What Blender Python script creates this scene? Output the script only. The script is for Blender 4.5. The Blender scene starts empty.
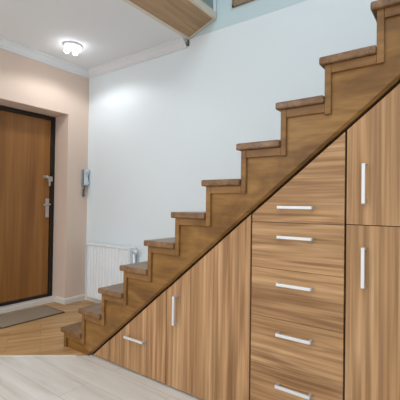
import bpy, bmesh, math, random
from mathutils import Vector, Matrix
random.seed(7)
C = bpy.context.scene.collection
sc = bpy.context.scene

# ------------------------------------------------------------------ materials
def mat(name):
    m = bpy.data.materials.new(name); m.use_nodes = True
    nt = m.node_tree; b = nt.nodes['Principled BSDF']
    return m, nt, b

def lin(c):
    return tuple(((v/255)/12.92 if v/255 <= .04045 else (((v/255)+.055)/1.055)**2.4) for v in c) + (1,)

def N(nt, t, **kw):
    n = nt.nodes.new(t)
    for k, v in kw.items():
        if k in n.inputs: n.inputs[k].default_value = v
        else: setattr(n, k, v)
    return n

def coords(nt, scale, rot=(0, 0, 0), offset=True):
    """object coordinates, turned and stretched, shifted by a per-object random amount"""
    tc = N(nt, 'ShaderNodeTexCoord')
    src = tc.outputs['Object']
    if offset:
        oi = N(nt, 'ShaderNodeObjectInfo')
        mu = N(nt, 'ShaderNodeMath', operation='MULTIPLY'); mu.inputs[1].default_value = 37.0
        nt.links.new(oi.outputs['Random'], mu.inputs[0])
        ad = N(nt, 'ShaderNodeVectorMath', operation='ADD')
        nt.links.new(src, ad.inputs[0]); nt.links.new(mu.outputs[0], ad.inputs[1])
        src = ad.outputs[0]
    r = N(nt, 'ShaderNodeMapping'); r.inputs['Rotation'].default_value = rot
    nt.links.new(src, r.inputs['Vector'])
    mp = N(nt, 'ShaderNodeMapping'); mp.inputs['Scale'].default_value = scale
    nt.links.new(r.outputs[0], mp.inputs['Vector'])
    return mp.outputs[0]

def ramp(nt, fac, stops):
    r = N(nt, 'ShaderNodeValToRGB')
    e = r.color_ramp.elements
    while len(e) < len(stops): e.new(.5)
    for el, (p, c) in zip(e, stops):
        el.position = p; el.color = lin(c)
    nt.links.new(fac, r.inputs[0])
    return r.outputs[0]

def mix(nt, a, b, fac, mode='MIX'):
    m = N(nt, 'ShaderNodeMix', data_type='RGBA', blend_type=mode)
    for s, v in ((m.inputs[0], fac), (m.inputs[6], a), (m.inputs[7], b)):
        if hasattr(v, 'is_linked'): nt.links.new(v, s)
        else: s.default_value = v
    return m.outputs[2]

def noise(nt, vec, scale=1, detail=4, rough=.55, dist=0):
    n = N(nt, 'ShaderNodeTexNoise', Scale=scale, Detail=detail, Roughness=rough, Distortion=dist)
    nt.links.new(vec, n.inputs['Vector'])
    return n.outputs['Fac']

def wood(name, grain, stops, fine=.25, rough=.45, across=11, along=.75, dist=.6, spec=.35, fine_dark=(120, 100, 85)):
    """grain: axis letter the fibres run along"""
    m, nt, b = mat(name)
    s = [across, across, across]; s['XYZ'.index(grain)] = along
    n1 = noise(nt, coords(nt, s), 1, 3, .55, dist)
    col = ramp(nt, n1, stops)
    s2 = [across*6.5]*3; s2['XYZ'.index(grain)] = along*2.2
    n2 = noise(nt, coords(nt, s2), 1, 3, .6, .2)
    f = ramp(nt, n2, [(.38, fine_dark), (.62, (255, 255, 255))])
    col = mix(nt, col, f, fine, 'MULTIPLY')
    nt.links.new(col, b.inputs['Base Color'])
    b.inputs['Roughness'].default_value = rough
    b.inputs['Specular IOR Level'].default_value = spec
    return m

def plain(name, rgb, rough=.5, metal=0, spec=.4, bump=0, mott=0, bscale=120):
    m, nt, b = mat(name)
    c = lin(rgb)
    if mott:
        n = noise(nt, coords(nt, (1, 1, 1), offset=False), 2.2, 3, .5)
        col = ramp(nt, n, [(.35, tuple(max(0, v-mott) for v in rgb)), (.65, tuple(min(255, v+mott) for v in rgb))])
        nt.links.new(col, b.inputs['Base Color'])
    else:
        b.inputs['Base Color'].default_value = c
    b.inputs['Roughness'].default_value = rough
    b.inputs['Metallic'].default_value = metal
    b.inputs['Specular IOR Level'].default_value = spec
    if bump:
        n = noise(nt, coords(nt, (1, 1, 1), offset=False), bscale, 3, .6)
        bp = N(nt, 'ShaderNodeBump', Strength=bump, Distance=.002)
        nt.links.new(n, bp.inputs['Height']); nt.links.new(bp.outputs[0], b.inputs['Normal'])
    return m

M = {}
CAB = [(.22, (134, 95, 61)), (.36, (163, 121, 81)), (.44, (195, 151, 107)), (.49, (173, 131, 89)), (.53, (187, 144, 100)), (.62, (203, 161, 117)), (.66, (169, 127, 87)), (.80, (211, 171, 128))]
M['cab_v'] = wood('cabinet_veneer_upright', 'Z', CAB, .52, across=7.5, along=.35, dist=.4, fine_dark=(136, 110, 90))
M['cab_h'] = wood('cabinet_veneer_level', 'X', CAB, .52, across=8.0, along=.6, dist=.5, fine_dark=(136, 110, 90))
STR = [(.25, (100, 67, 28)), (.5, (137, 96, 46)), (.75, (164, 121, 66))]
M['stringer'] = wood('stringer_timber', 'X', STR, .3, .38, across=5, along=2.2, dist=1.5)
M['moulding'] = wood('moulding_timber', 'X', [(.3, (118, 80, 39)), (.7, (152, 110, 62))], .25, .4, across=6, along=3)
M['tread'] = wood('tread_timber', 'Y', [(.25, (98, 69, 42)), (.5, (130, 95, 62)), (.75, (156, 118, 82))], .35, .33, across=14, along=1.0, spec=.5)
M['riser'] = wood('riser_timber', 'Y', STR, .3, .4, across=8, along=1)
M['door'] = wood('entrance_door_veneer', 'Z', [(.25, (136, 88, 42)), (.5, (156, 105, 54)), (.75, (170, 120, 66))], .2, .35, across=9, along=.5)
M['soffit'] = wood('soffit_laminate', 'Y', [(.25, (166, 134, 100)), (.5, (188, 154, 116)), (.75, (206, 174, 136))], .22, .5, across=14, along=1.1)
M['upper_panel'] = wood('upper_panel_wood', 'X', [(.3, (140, 122, 98)), (.7, (162, 142, 116))], .2, .5)
M['white_wall'] = plain('white_wall_paint', (228, 236, 240), .75, spec=.2, bump=.12)
M['upper_wall'] = plain('upper_wall_shade_tint', (200, 217, 221), .75, spec=.2, bump=.12)  # white wall again, with its teal shading put into the colour
M['peach'] = plain('peach_wall_paint', (225, 203, 187), .75, spec=.2, bump=.12)
M['ceiling'] = plain('ceiling_paint', (236, 238, 241), .8, spec=.2)
M['cornice'] = plain('cornice_white', (228, 230, 232), .6, spec=.3)
M['cream'] = plain('cream_edge_trim', (222, 212, 196), .5)
M['base'] = plain('baseboard_white', (228, 222, 214), .4)
M['black'] = plain('black_door_frame', (34, 27, 24), .35)
M['gap'] = plain('cabinet_gap_shade', (38, 26, 18), .8)  # near-black carcass colour stands in for shade in the gaps between fronts
M['steel'] = plain('satin_steel', (205, 205, 204), .32, .85)
M['alu'] = plain('pale_aluminium', (226, 226, 226), .4, .35)
M['endcap'] = plain('handle_post_grey', (196, 196, 196), .4, .4)
M['radiator'] = plain('radiator_enamel', (236, 240, 243), .3, spec=.5)
M['valve'] = plain('valve_plastic', (214, 219, 223), .4)
M['grey'] = plain('intercom_grey', (128, 138, 146), .4)
M['lgrey'] = plain('intercom_pale_grey', (206, 214, 222), .4)
M['cord'] = plain('cord_grey', (105, 105, 105), .6)
M['dark_metal'] = plain('dark_metal', (86, 88, 88), .4, .5)
M['frost'] = plain('frosted_glass', (166, 182, 180), .3, spec=.5)
nt = M['frost'].node_tree; nt.nodes['Principled BSDF'].inputs['Transmission Weight'].default_value = .35

# mat: woven
m, nt, b = mat('door_mat_weave')
n = noise(nt, coords(nt, (90, 300, 90), offset=False), 1, 3, .7)
nt.links.new(ramp(nt, n, [(.3, (128, 112, 96)), (.7, (170, 152, 134))]), b.inputs['Base Color'])
b.inputs['Roughness'].default_value = .95; b.inputs['Specular IOR Level'].default_value = .1
bp = N(nt, 'ShaderNodeBump', Strength=.5, Distance=.004); nt.links.new(n, bp.inputs['Height']); nt.links.new(bp.outputs[0], b.inputs['Normal'])
M['mat'] = m
M['mat_edge'] = plain('door_mat_binding', (86, 72, 60), .9, spec=.1)

def floor_mat(name, rot, bw, bl, stops, seam, stretch, rough, fine):
    m, nt, b = mat(name)
    v = coords(nt, (1, 1, 1), (0, 0, rot), offset=False)
    br = N(nt, 'ShaderNodeTexBrick', Scale=1.0)
    br.inputs['Mortar Size'].default_value = .0022
    br.inputs['Brick Width'].default_value = bl; br.inputs['Row Height'].default_value = bw
    br.inputs['Color1'].default_value = (.2, .2, .2, 1); br.inputs['Color2'].default_value = (.8, .8, .8, 1)
    br.inputs['Mortar'].default_value = (0, 0, 0, 1); br.offset = .37
    nt.links.new(v, br.inputs['Vector'])
    mp = N(nt, 'ShaderNodeMapping'); mp.inputs['Scale'].default_value = stretch
    nt.links.new(v, mp.inputs['Vector'])
    ad = N(nt, 'ShaderNodeVectorMath', operation='MULTIPLY_ADD'); ad.inputs[1].default_value = (9, 9, 9)
    nt.links.new(br.outputs['Color'], ad.inputs[0]); nt.links.new(mp.outputs[0], ad.inputs[2])
    n1 = noise(nt, ad.outputs[0], 1, 4, .6, .5)
    col = ramp(nt, n1, stops)
    tone = ramp(nt, br.outputs['Color'], [(.15, (222, 222, 222)), (.85, (255, 255, 255))])
    col = mix(nt, col, tone, fine, 'MULTIPLY')
    col = mix(nt, col, lin(seam), br.outputs['Fac'])
    nt.links.new(col, b.inputs['Base Color'])
    b.inputs['Roughness'].default_value = rough; b.inputs['Specular IOR Level'].default_value = .35
    return m
ANG = math.atan2(.342, .419)          # direction in which the two floorings meet
M['wood_floor'] = floor_mat('honey_wood_floor', -math.radians(60), .09, .62,
    [(.3, (158, 116, 72)), (.5, (192, 150, 102)), (.7, (212, 174, 128))], (160, 120, 78), (1.4, 18, 1), .36, .7)
M['pale_floor'] = floor_mat('pale_plank_floor', 0, .19, 1.3,
    [(.28, (202, 194, 184)), (.5, (221, 215, 207)), (.72, (231, 227, 221))], (190, 184, 175), (1.3, 13, 1), .30, .35)

def emit(name, col, s):
    m, nt, b = mat(name)
    b.inputs['Emission Color'].default_value = col; b.inputs['Emission Strength'].default_value = s
    return m
M['bulb'] = emit('glowing_bulb', (.95, .97, 1, 1), 14)

# ------------------------------------------------------------------ mesh helpers
def add_box(bm, x0, x1, y0, y1, z0, z1, bev=0, seg=2):
    g = bmesh.new()
    v = [g.verts.new(p) for p in ((x0,y0,z0),(x1,y0,z0),(x1,y1,z0),(x0,y1,z0),(x0,y0,z1),(x1,y0,z1),(x1,y1,z1),(x0,y1,z1))]
    for f in ((3,2,1,0),(4,5,6,7),(0,1,5,4),(1,2,6,5),(2,3,7,6),(3,0,4,7)): g.faces.new([v[i] for i in f])
    if bev: bmesh.ops.bevel(g, geom=g.edges[:], offset=bev, segments=seg, affect='EDGES', profile=.5)
    merge(bm, g)

def merge(bm, g):
    mp = {v: bm.verts.new(v.co) for v in g.verts}
    for f in g.faces:
        try:
            nf = bm.faces.new([mp[v] for v in f.verts]); nf.smooth = f.smooth
        except ValueError: pass
    g.free()

def add_prism(bm, pts, axis, a, b, bev=0, seg=1):
    """pts: outline in the plane across axis ('Y': (x,z), 'X': (y,z), 'Z': (x,y))"""
    def P(p, t): return {'Y': (p[0], t, p[1]), 'X': (t, p[0], p[1]), 'Z': (p[0], p[1], t)}[axis]
    g = bmesh.new()
    A = [g.verts.new(P(p, a)) for p in pts]; B = [g.verts.new(P(p, b)) for p in pts]
    n = len(pts)
    fa = g.faces.new(A); fb = g.faces.new(B[::-1])
    for i in range(n): g.faces.new((A[i], B[i], B[(i+1) % n], A[(i+1) % n]))
    bmesh.ops.recalc_face_normals(g, faces=g.faces[:])
    if bev: bmesh.ops.bevel(g, geom=g.edges[:], offset=bev, segments=seg, affect='EDGES', profile=.5)
    merge(bm, g)

def add_lathe(bm, prof, centre, axis='Z', n=24, smooth=True):
    """prof: (radius, height) pairs along axis"""
    g = bmesh.new(); rings = []
    for r, h in prof:
        ring = []
        for i in range(n):
            a = 2*math.pi*i/n; p, q = r*math.cos(a), r*math.sin(a)
            co = {'Z': (p, q, h), 'X': (h, p, q), 'Y': (q, h, p)}[axis]
            ring.append(g.verts.new(Vector(co)+Vector(centre)))
        rings.append(ring)
    for A, B in zip(rings, rings[1:]):
        for i in range(n):
            f = g.faces.new((A[i], A[(i+1) % n], B[(i+1) % n], B[i])); f.smooth = smooth
    g.faces.new(rings[0][::-1]); g.faces.new(rings[-1])
    bmesh.ops.recalc_face_normals(g, faces=g.faces[:])
    merge(bm, g)

def add_tube(bm, pts, r, n=8):
    pts = [Vector(p) for p in pts]; g = bmesh.new(); rings = []
    up = Vector((.3, .2, .9)).normalized()
    for i, p in enumerate(pts):
        t = (pts[min(i+1, len(pts)-1)] - pts[max(i-1, 0)]).normalized()
        a = t.cross(up).normalized(); bb = t.cross(a).normalized()
        rings.append([g.verts.new(p + a*r*math.cos(2*math.pi*k/n) + bb*r*math.sin(2*math.pi*k/n)) for k in range(n)])
    for A, B in zip(rings, rings[1:]):
        for i in range(n):
            f = g.faces.new((A[i], A[(i+1) % n], B[(i+1) % n], B[i])); f.smooth = True
    g.faces.new(rings[0]); g.faces.new(rings[-1])
    bmesh.ops.recalc_face_normals(g, faces=g.faces[:])
    merge(bm, g)

def obj(name, bm, material, parent=None, loc=(0, 0, 0), data=None):
    if data is None:
        data = bpy.data.meshes.new(name); bm.to_mesh(data); bm.free(); data.materials.append(material)
    o = bpy.data.objects.new(name, data); C.objects.link(o)
    o.location = loc
    if parent: o.parent = parent
    return o

def tag(o, label, cat, group=None):
    o['label'] = label; o['category'] = cat
    if group: o['group'] = group
    return o

def thing(name, label, cat, loc=(0, 0, 0), group=None):
    o = bpy.data.objects.new(name, None); C.objects.link(o); o.location = loc
    o.empty_display_size = .1
    return tag(o, label, cat, group)

def struct(name, bm, m, parent=None):
    o = obj(name, bm, m, parent)
    if not parent: o['kind'] = 'structure'
    return o

def box_struct(name, m, *b, bev=0, parent=None):
    bm = bmesh.new(); add_box(bm, *b, bev=bev); return struct(name, bm, m, parent)

# ------------------------------------------------------------------ dimensions
XP, YW, ZC = -3.35, 2.447, 2.503         # peach wall face, white wall face, hall ceiling
XD = -3.595                              # entrance door face
YR = 2.197                              # right reveal of the doorway
XE = 2.6; YN = -3.2                     # far right, near open side
YS, YF = 1.56, 1.58                     # stringer face, cabinet front face
SL, SB = .825, 1.729                    # underside of the stringer: z = SL*x + SB

# ------------------------------------------------------------------ the setting
# two floorings that meet on a diagonal
def cut(y): return -2.143 + (y - 1.531)*.419/.342
yl = 1.531 + (-3.7+2.143)*.342/.419
bm = bmesh.new(); add_prism(bm, [(-3.7, yl), (cut(1.56), 1.56), (-2.09, 1.56), (-2.09, YW+.1), (-3.7, YW+.1)], 'Z', -.08, 0)
struct('floor', bm, M['wood_floor'])
bm = bmesh.new(); add_prism(bm, [(-3.7, yl), (-3.7, YN), (XE, YN), (XE, YW+.1), (-2.09, YW+.1), (-2.09, 1.56), (cut(1.56), 1.56)], 'Z', -.08, 0)
struct('floor_pale', bm, M['pale_floor'])
d = Vector((.419, .342, 0)).normalized(); nn = Vector((-d.y, d.x, 0))
bm = bmesh.new()
a = Vector((XP, 1.531+(XP+2.143)*.342/.419, 0)); e = Vector((-2.165, 1.531-.022*.342/.419, 0))
add_prism(bm, [tuple((a+nn*.006)[:2]), tuple((e+nn*.006)[:2]), tuple((e-nn*.006)[:2]), tuple((a-nn*.006)[:2])], 'Z', -.001, .003)
struct('trim_floor', bm, plain('floor_joint_strip', (214, 204, 186), .4))

# peach wall with a deep doorway
bm = bmesh.new()
add_box(bm, XD-.08, XP, YR, YW+.1, 0, 4.9)
add_box(bm, XD-.08, XP, 1.25, YR, 1.985, 4.9)
add_box(bm, XD-.08, XP, YN, 1.25, 0, 4.9)
struct('wall_left', bm, M['peach'])
# white wall behind the stairs, and the wall above the ceiling line, teal shade in its colour
box_struct('wall_back', M['white_wall'], XP, XE, YW, YW+.1, 0, ZC)
box_struct('wall_back_upper', M['upper_wall'], XP, XE, YW-.002, YW+.1, ZC, 4.9)
box_struct('wall_right', M['white_wall'], XE, XE+.1, YN, YW+.1, 0, 4.9)
bm = bmesh.new()
add_prism(bm, [(.12, 0), (XE, 0), (XE, 2.37), ((2.37-SB+.03)/SL, 2.37), (.12, SL*.12+SB-.03)], 'Y', 1.60, 1.68)
struct('wall_front_partition', bm, M['white_wall'])
box_struct('slab_landing', M['cream'], .56, XE, 1.60, YW-.008, 2.38, 2.54)
# ceilings
box_struct('ceiling', M['ceiling'], XP, -1.965, YN, YW-.008, ZC, 2.62)
box_struct('ceiling_upper', M['ceiling'], -3.68, XE+.1, YN, YW+.1, 4.9, 5.0)
box_struct('slab_upper_floor', M['ceiling'], XP, -1.676, YN, YW-.01, 2.622, 2.635)

# cornice profile run along both walls, mitred in the corner
prof = [(0, 0), (.066, 0), (.066, -.012), (.052, -.018), (.036, -.03), (.022, -.05), (.012, -.058), (.012, -.072), (0, -.072)]
def cornice(name, kind):
    g = bmesh.new(); A = []; B = []
    for off, dz in prof:
        if kind == 'left':
            A.append(g.verts.new((XP+off, YN, ZC+dz))); B.append(g.verts.new((XP+off, YW-off, ZC+dz)))
        else:
            A.append(g.verts.new((XP+off, YW-off, ZC+dz))); B.append(g.verts.new((-1.967, YW-off, ZC+dz)))
    n = len(prof)
    g.faces.new(A); g.faces.new(B[::-1])
    for i in range(n): g.faces.new((A[i], B[i], B[(i+1) % n], A[(i+1) % n]))
    bmesh.ops.recalc_face_normals(g, faces=g.faces[:])
    struct(name, g, M['cornice'])
cornice('trim_1', 'left'); cornice('trim_2', 'back')

# edge of the ceiling: cream strip, tilted wood soffit, cream strips around it
box_struct('trim_3', M['cream'], -1.962, -1.926, YN, YW-.01, ZC-.004, 2.62, bev=.003)
s0, s1 = (-1.926, 2.503), (-1.676, 2.592)
bm = bmesh.new(); add_prism(bm, [s0, s1, (s1[0], 2.622), (s0[0], 2.622)], 'Y', YN, YW-.03)
struct('trim_4', bm, M['soffit'])
bm = bmesh.new(); add_prism(bm, [(s0[0], s0[1]-.004), (s1[0], s1[1]-.004), (s1[0], 2.622), (s0[0], 2.622)], 'Y', YW-.03, YW-.01)
struct('trim_5', bm, M['cream'])
bm = bmesh.new(); add_box(bm, -1.676, -1.652, YN, YW-.01, 2.590, 2.635, bev=.003)
struct('trim_6', bm, M['cream'])
# little dark hook where the cornice ends
h = thing('cornice_hook', 'tiny dark metal hook at the end of the white wall cornice', 'hook', (-1.950, YW-.03, ZC-.03))
bm = bmesh.new(); add_box(bm, -.007, .007, .018, .03, -.03, .02, bev=.002); obj('plate', bm, M['dark_metal'], h)
bm = bmesh.new(); add_tube(bm, [(0, .02, -.02), (0, .004, -.03), (0, -.008, -.024), (0, -.012, -.01)], .004); obj('hook_arm', bm, M['dark_metal'], h)

# balustrade of the upper floor
bl = thing('glass_balustrade', 'frosted grey-green glass balustrade above the wood-clad ceiling edge', 'balustrade', (-1.664, 0, 2.635))
bm = bmesh.new(); add_box(bm, -.006, .006, YN+.05, YW-.05, .005, .92, bev=.002); obj('glass_panel', bm, M['frost'], bl)
bm = bmesh.new(); add_box(bm, -.010, .010, YN+.02, YW-.02, 0, .012, bev=.002); obj('bottom_rail', bm, M['cream'], bl)
bm = bmesh.new(); add_box(bm, -.025, .025, YN+.02, YW-.02, .915, .955, bev=.006); obj('handrail', bm, M['tread'], bl)
bm = bmesh.new(); add_box(bm, -.010, .010, YW-.05, YW-.014, .012, .915, bev=.003); obj('post', bm, M['radiator'], bl)
# wooden panel high on the wall
wp = thing('wall_panel', 'brown wooden panel high on the pale wall beside the glass balustrade', 'panel', (-1.185, YW-.002, 2.632))
bm = bmesh.new(); add_box(bm, -.30, .30, -.014, 0, .02, .62, bev=.002); obj('board', bm, M['upper_panel'], wp)
bm = bmesh.new()
for b in ((-.315, -.30, .005, .635), (.30, .315, .005, .635), (-.315, .315, .005, .02), (-.315, .315, .62, .635)):
    add_box(bm, b[0], b[1], -.02, 0, b[2], b[3])
obj('frame', bm, M['upper_panel'], wp)

# baseboards
bprof = lambda t, s, c: [(c, 0), (c+s*t, 0), (c+s*t, .045), (c+s*t*.55, .058), (c, .06)]
bm = bmesh.new(); add_prism(bm, bprof(.014, 1, XP), 'Y', YR-.014, YW); 
add_prism(bm, bprof(.014, 1, XP), 'Y', YN, 1.25)
struct('baseboard_left', bm, M['base'])
bm = bmesh.new(); add_prism(bm, bprof(.014, -1, YR), 'X', XD+.09, XP)
struct('baseboard_reveal', bm, M['base'])
bm = bmesh.new(); add_prism(bm, bprof(.014, -1, YW), 'X', XP+.014, -2.40)
struct('baseboard_back', bm, M['base'])
box_struct('trim_7', M['base'], XD, XD+.09, 1.25, YR, 0, .05, bev=.005)    # white door sill

# ------------------------------------------------------------------ entrance door
dr = bpy.data.objects.new('door_1', None); C.objects.link(dr); dr.location = (XD, 1.72, 0); dr['kind'] = 'structure'
dr['label'] = 'brown wood-veneer entrance door in a black frame'
def W(b): return b[0]-XD, b[1]-XD, b[2]-1.72, b[3]-1.72, b[4], b[5]
bm = bmesh.new()
add_box(bm, *W((XD-.05, XD+.012, YR-.046, YR-.001, .05, 1.984)), bev=.004)
add_box(bm, *W((XD-.05, XD+.012, 1.251, 1.305, .05, 1.984)), bev=.004)
add_box(bm, *W((XD-.05, XD+.012, 1.30, YR-.05, 1.942, 1.984)), bev=.004)
add_box(bm, *W((XD-.05, XD+.012, 1.30, YR-.05, .05, .078)), bev=.003)
obj('frame', bm, M['black'], dr)
bm = bmesh.new(); add_box(bm, *W((XD-.05, XD-.004, 1.305, YR-.046, .078, 1.942)), bev=.004)
obj('door_leaf', bm, M['door'], dr)
hp = bmesh.new(); add_box(hp, -.004, .006, -.021, .021, -.085, .118, bev=.003)
ph = obj('lock_plate', hp, M['steel'], dr, (0, 2.122-1.72, .982))
bm = bmesh.new()
add_lathe(bm, [(.011, 0), (.011, .05)], (0, 0, .055), 'X', 14)
add_tube(bm, [(.045, .008, .055), (.048, -.015, .055), (.047, -.04, .054), (.044, -.065, .05)], .007, 10)
obj('lever', bm, M['steel'], ph)
bm = bmesh.new(); add_lathe(bm, [(.009, 0), (.009, .012), (.006, .014)], (0, 0, -.04), 'X', 14); obj('key_cylinder', bm, M['steel'], ph)
bm = bmesh.new(); add_lathe(bm, [(.019, 0), (.019, .006), (.012, .01), (.010, .03), (.017, .034), (.018, .05), (.012, .056)], (0, 0, 0), 'X', 18)
ul = obj('upper_lock', bm, M['steel'], dr, (-.002, 2.090-1.72, 1.328))
bm = bmesh.new(); add_box(bm, .002, .024, .03, .078, -.045, .01, bev=.004); add_box(bm, .002, .028, .036, .054, -.095, -.04, bev=.004)
obj('latch', bm, M['steel'], ul)

# ------------------------------------------------------------------ door mat
o = thing('door_mat', 'brown-grey woven door mat on the wooden floor before the entrance door', 'mat', (-3.27, 1.735, 0))
bm = bmesh.new(); add_box(bm, -.165, .165, -.285, .285, .001, .010, bev=.003); obj('pile', bm, M['mat'], o)
bm = bmesh.new()
for b in ((-.175, -.16, -.297, .297), (.16, .175, -.297, .297), (-.16, .16, -.297, -.28), (-.16, .16, .28, .297)):
    add_box(bm, *b, .0005, .008, bev=.002)
obj('binding', bm, M['mat_edge'], o)

# ------------------------------------------------------------------ radiator
rd = thing('radiator', 'white ribbed panel radiator on the white wall behind the lowest steps', 'radiator', (-2.885, YW, 0))
x0, x1 = -.335, .335
z0, z1 = .075, .64
g = bmesh.new(); pts = []
n = 14; w = (x1-x0-.02)/n
for i in range(n):
    a = x0+.01+i*w
    pts += [(a, -.088), (a+w*.28, -.088), (a+w*.45, -.098), (a+w*.83, -.098)]
pts += [(x1-.01, -.088), (x1-.01, -.045), (x0+.01, -.045)]
add_prism(g, pts, 'Z', z0, z1-.025)
obj('front_panel', g, M['radiator'], rd)
bm = bmesh.new(); add_box(bm, x0+.01, x1-.01, -.042, -.022, z0, z1-.025, bev=.003); obj('rear_panel', bm, M['radiator'], rd)
bm = bmesh.new()
add_box(bm, x0, x1, -.102, -.088, z1-.022, z1, bev=.003); add_box(bm, x0, x1, -.03, -.02, z1-.022, z1, bev=.003)
for i in range(38):
    a = x0+.01+i*(x1-x0-.02)/37.5
    add_box(bm, a, a+.008, -.09, -.028, z1-.014, z1-.004)
obj('top_grille', bm, M['radiator'], rd)
for s in (x0-.003, x1-.001):
    bm = bmesh.new(); add_box(bm, s, s+.005, -.098, -.02, z0-.003, z1-.002, bev=.001); obj('side_cover', bm, M['radiator'], rd)
for px in (-.28, .28):
    bm = bmesh.new(); add_box(bm, px-.015, px+.015, -.024, 0, .15, .58); obj('bracket', bm, M['radiator'], rd)
bm = bmesh.new(); add_lathe(bm, [(.012, 0), (.012, .02), (.019, .022), (.020, .06), (.016, .068)], (x1+.003, -.06, z1-.04), 'X', 16)
vv = obj('valve', bm, M['valve'], rd)
bm = bmesh.new(); add_tube(bm, [(x1+.022, -.06, z1-.045), (x1+.022, -.06, .4), (x1+.022, -.06, .2), (x1+.022, -.06, .1), (x1+.022, -.045, .05), (x1+.022, -.0, .045)], .010, 10)
obj('pipe', bm, M['radiator'], rd)

# ------------------------------------------------------------------ intercom
ic = thing('intercom_phone', 'grey wall intercom handset on the peach wall near the corner', 'intercom', (XP, 2.402, 1.332))
bm = bmesh.new(); add_box(bm, 0, .022, -.032, .026, -.095, .09, bev=.006); obj('base', bm, M['grey'], ic)
bm = bmesh.new()
pr = [(.022, -.085), (.05, -.085), (.058, -.07), (.055, -.045), (.043, -.03), (.042, .03), (.055, .045), (.060, .07), (.052, .088), (.022, .088)]
add_prism(bm, [(p, q) for p, q in pr], 'Y', -.018, .026, bev=.004)
hs = obj('handset', bm, M['lgrey'], ic)
bm = bmesh.new()
pts = [Vector((.02+.010*math.cos(i*1.25), -.005+.010*math.sin(i*1.25)-.012*math.sin(i/70*math.pi), -.095-.10*math.sin(min(1, i/55)*math.pi/2))) for i in range(70)]
add_tube(bm, pts, .0032, 6); obj('cord', bm, M['cord'], ic)
bm = bmesh.new(); add_box(bm, .004, .018, -.02, -.008, -.21, -.12, bev=.003); obj('cord_end', bm, M['cord'], ic)

# ------------------------------------------------------------------ ceiling light
LX, LY = -2.90, 1.93
cl = thing('ceiling_light', 'lit round ceiling lamp with small glowing bulbs near the corner', 'ceiling light', (LX, LY, ZC))
bm = bmesh.new(); add_lathe(bm, [(.085, 0), (.085, -.012), (.075, -.02), (.03, -.026)], (0, 0, 0), 'Z', 32); obj('base', bm, M['cornice'], cl)
for k in range(4):
    a = k*math.pi/2 + .5
    c = (.055*math.cos(a), .055*math.sin(a), 0)
    bm = bmesh.new(); add_lathe(bm, [(.012, -.014), (.016, -.02), (.016, -.032)], c, 'Z', 14); obj('socket', bm, M['cornice'], cl)
    bm = bmesh.new(); add_lathe(bm, [(.006, -.032), (.018, -.036), (.024, -.046), (.022, -.058), (.012, -.067), (.003, -.069)], c, 'Z', 16); obj('bulb', bm, M['bulb'], cl)

# ------------------------------------------------------------------ staircase
NS = 14
RUN, RISE = .2108, .1745
EX = {8: .003, 9: .014, 10: .022}
rx = lambda k: -2.370 + RUN*k - (EX.get(k, 0) if k < 11 else .026)
tz = lambda k: .143 + RISE*k - {8: .003, 9: .013}.get(k, 0 if k < 10 else .013)
TH = .034
st = thing('staircase', 'brown wooden staircase climbing along the white wall above the cupboards', 'staircase', (-1.2, 2.0, 0))
ox, oy = -1.2, 2.0
def rel(bm):
    bmesh.ops.translate(bm, verts=bm.verts[:], vec=(-ox, -oy, 0)); return bm
# stringer
pts = [(rx(0), 0)]
for k in range(NS):
    pts += [(rx(k), tz(k)-TH), (rx(k+1), tz(k)-TH)]
xe = rx(NS)
CH = .013
xt = (tz(NS-1)-TH-.05-SB)/SL
pts += [(xe, tz(NS-1)-TH-.05+CH), (xt, tz(NS-1)-TH-.05+CH), ((0-SB)/SL, CH), ((0-SB)/SL, 0)]
bm = bmesh.new(); add_prism(bm, pts, 'Y', YS+.004, YS+.04)
gq = bmesh.new()                                   # chamfered lower edge
sec = [(YS+.0045, CH), (YS+.018, 0), (YS+.0395, 0), (YS+.0395, CH)]
A = [gq.verts.new(((0-SB)/SL, y, z)) for y, z in sec]; B = [gq.verts.new((xt, y, SL*xt+SB+z)) for y, z in sec]
gq.faces.new(A); gq.faces.new(B[::-1])
for i in range(4): gq.faces.new((A[i], B[i], B[(i+1) % 4], A[(i+1) % 4]))
bmesh.ops.recalc_face_normals(gq, faces=gq.faces[:]); merge(bm, gq)
obj('stringer', rel(bm), M['stringer'], st)
def tread_bm():
    bm = bmesh.new(); add_box(bm, -.022, RUN+.001, 1.533-oy, YW-.012-oy, -TH, 0, bev=.008, seg=3); return bm
def riser_bm(h):
    bm = bmesh.new(); add_box(bm, 0, .02, YS+.042-oy, YW-.012-oy, -h, -TH); return bm
def moulding_bm(h):
    w, hh = .028, .038
    bm = bmesh.new()
    d = 0 if h < RISE-.001 else TH+hh
    add_prism(bm, [(0, -h-d), (w, -h-d), (w, -TH), (0, -TH)], 'Y', YS-.010-oy, YS+.008-oy, bev=.002)
    add_prism(bm, [(w, -TH-hh), (RUN, -TH-hh), (RUN, -TH), (w, -TH)], 'Y', YS-.009-oy, YS+.008-oy, bev=.002)
    return bm
made = {}
for k in range(NS):
    for name, fn, m in (('tread', lambda h: tread_bm(), 'tread'), ('riser', riser_bm, 'riser'), ('moulding', moulding_bm, 'moulding')):
        loc = (rx(k)-ox, 0, tz(k))
        if k < 2 and not (name == 'tread' and k == 1):
            made[name] = obj(name, fn(tz(0) if k == 0 else RISE), M[m], st, loc)
        else:
            c = made[name].copy(); C.objects.link(c); c.location = loc
            if name == 'tread': c.scale.x = (rx(k+1)-rx(k))/RUN
            elif name == 'moulding': c.scale.x = (rx(k+1)-rx(k))/RUN

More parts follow.
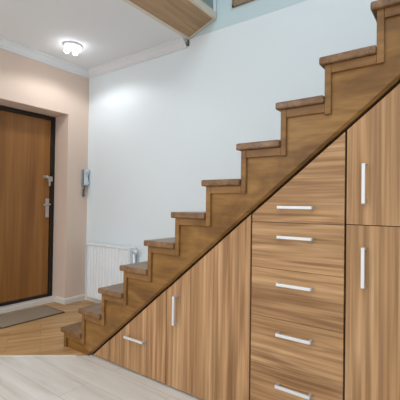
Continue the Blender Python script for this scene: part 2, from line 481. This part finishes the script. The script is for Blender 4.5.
# ------------------------------------------------------------------ cupboards under the stairs
GAP = .017
top = lambda x: SL*x + SB - GAP
hm = None
hbm = bmesh.new()
add_box(hbm, -.081, .081, -.034, -.022, -.0068, .0068, bev=.002)
hdata = bpy.data.meshes.new('handle'); hbm.to_mesh(hdata); hbm.free(); hdata.materials.append(M['alu'])
pbm = bmesh.new()
for s in (-.076, .076): add_box(pbm, s-.0065, s+.0065, -.028, 0, -.0074, .0074, bev=.0015)
pdata = bpy.data.meshes.new('handle_posts'); pbm.to_mesh(pdata); pbm.free(); pdata.materials.append(M['endcap'])
def handle(parent, x, z, upright=False):
    p = parent.location
    base = Vector(parent.parent.location) + Vector(p)
    h = obj('handle', None, None, parent, Vector((x, YF, z)) - base, data=HD)
    h['label'] = 'pale metal bar handle'
    if upright: h.rotation_euler = (0, math.pi/2, 0)
    return h
# handle mesh with both materials (bar and its two feet)
bm = bmesh.new(); bm.from_mesh(hdata); n0 = len(bm.faces); bm.from_mesh(pdata)
bm.faces.ensure_lookup_table()
for f in bm.faces[n0:]: f.material_index = 1
HD = bpy.data.meshes.new('handle'); bm.to_mesh(HD); bm.free(); HD.materials.append(M['alu']); HD.materials.append(M['endcap'])

def front(name, cab, pts, m):
    cx = sum(p[0] for p in pts)/len(pts); cz = sum(p[1] for p in pts)/len(pts)
    bm = bmesh.new(); add_prism(bm, [(p[0]-cx, p[1]-cz) for p in pts], 'Y', 0, .019, bev=.0006)
    return obj(name, bm, m, cab, Vector((cx, YF, cz)) - Vector(cab.location))
def carcass(cab, xa, xb):
    L = cab.location
    bm = bmesh.new()
    add_prism(bm, [(xa-L.x, 0), (xb-L.x, 0), (xb-L.x, top(xb)+GAP-.001), (xa-L.x, top(xa)+GAP-.001)], 'Y', YF+.021-L.y, 2.40-L.y)
    obj('carcass', bm, M['gap'], cab)

def cupboard(name, label, xa, xb, cat='cupboard'):
    c = thing(name, label, cat, ((xa+xb)/2, YF, 0)); carcass(c, xa, xb); return c
ZB = .012
xs = [-2.055, -1.898, -1.395, -.8465, -.4035, .11]
g = .0042
# low cupboard with one wide pull-out front
c = cupboard('drawer_cupboard', 'lowest wedge-shaped wood cupboard by the first steps with one short handle', xs[0], xs[2])
front('filler_panel', c, [(xs[0], ZB), (xs[1]-.003, ZB), (xs[1]-.003, top(xs[1])), (xs[0], top(xs[0]))], M['cab_v'])
dwr = front('drawer', c, [(xs[1]+.0015, ZB), (xs[2]-.002, ZB), (xs[2]-.002, top(xs[2])), (xs[1]+.0015, top(xs[1]))], M['cab_v'])
handle(dwr, -1.642, .219)
# door cupboard
c = cupboard('door_cupboard', 'wood cupboard with slanted tall single door and upright handle at its left', xs[2], xs[3])
dd = front('door', c, [(xs[2]+.002, ZB), (xs[3]-g, ZB), (xs[3]-g, top(xs[3])), (xs[2]+.002, top(xs[2]))], M['cab_v'])
handle(dd, -1.32, .457, True)
# stack of five drawers
c = cupboard('chest_of_drawers', 'stack of five wood drawers with level bar handles under the stairs', xs[3], xs[4], 'drawers')
zs = [ZB, .296, .529, .762, .982]
for i in range(5):
    a = zs[i]; xa, xb = xs[3]+g, xs[4]-g
    if i < 4:
        b = zs[i+1]-.0018
        dwr = front('drawer', c, [(xa, a), (xb, a), (xb, b), (xa, b)], M['cab_h'])
    else:
        dwr = front('drawer', c, [(xa, a), (xb, a), (xb, top(xb)), (xa, top(xa))], M['cab_h'])
    handle(dwr, -.6185, [.227, .464, .695, .914, 1.052][i])
# two-door cupboard
c = cupboard('tall_cupboard', 'tallest wood cupboard at the right with upper and lower doors', xs[4], xs[5])
xa, xb = xs[4]+g, xs[5]-g
dd = front('door', c, [(xa, ZB), (xb, ZB), (xb, .983), (xa, .983)], M['cab_v']); handle(dd, -.328, .814, True)
dd = front('door', c, [(xa, .986), (xb, .986), (xb, top(xb)), (xa, top(xa))], M['cab_v']); handle(dd, -.328, 1.153, True)

# ------------------------------------------------------------------ lights
def light(name, kind, loc, energy, col, size=.1, rot=None, size_y=None, spread=None):
    l = bpy.data.lights.new(name, kind); l.energy = energy; l.color = col
    if kind == 'AREA':
        l.size = size
        if size_y: l.shape = 'RECTANGLE'; l.size_y = size_y
    else: l.shadow_soft_size = size
    o = bpy.data.objects.new(name, l); C.objects.link(o); o.location = loc
    if rot: o.rotation_euler = rot
    return o
hl = light('hall_lamp_light', 'SPOT', (LX+.03, LY, ZC-.09), 11, (.97, .98, 1), .05)
hl.data.spot_size = math.radians(156); hl.data.spot_blend = .35
light('stairwell_fill', 'AREA', (.3, -1.3, 4.8), 85, (.80, .94, 1), 2.2)  # unseen fill, added for the cool daylight coming down the stairwell
light('hall_fill', 'AREA', (-2.4, -1.6, 2.45), 50, (.98, .98, 1), .5)  # unseen fill added to brighten the hall
w = bpy.data.worlds.new('world'); sc.world = w; w.use_nodes = True
bg = w.node_tree.nodes['Background']; bg.inputs[0].default_value = (.93, .97, 1, 1); bg.inputs[1].default_value = 1.3

# ------------------------------------------------------------------ camera
f, yaw, pit, roll = 359.0, .6352, .0123, .0144
fw = Vector((-math.sin(yaw)*math.cos(pit), math.cos(yaw)*math.cos(pit), math.sin(pit)))
r = Vector((math.cos(yaw), math.sin(yaw), 0)); u = r.cross(fw)
r2 = math.cos(roll)*r + math.sin(roll)*u; u2 = -math.sin(roll)*r + math.cos(roll)*u
cam = bpy.data.cameras.new('camera'); co = bpy.data.objects.new('camera', cam); C.objects.link(co)
mw = Matrix((r2, u2, -fw)).transposed().to_4x4(); mw.translation = (0, 0, 1.06)
co.matrix_world = mw
cam.sensor_fit = 'HORIZONTAL'; cam.sensor_width = 36; cam.lens = 36*f/400; cam.clip_start = .02
sc.camera = co
sc.view_settings.view_transform = 'Standard'
sc.view_settings.look = 'None'
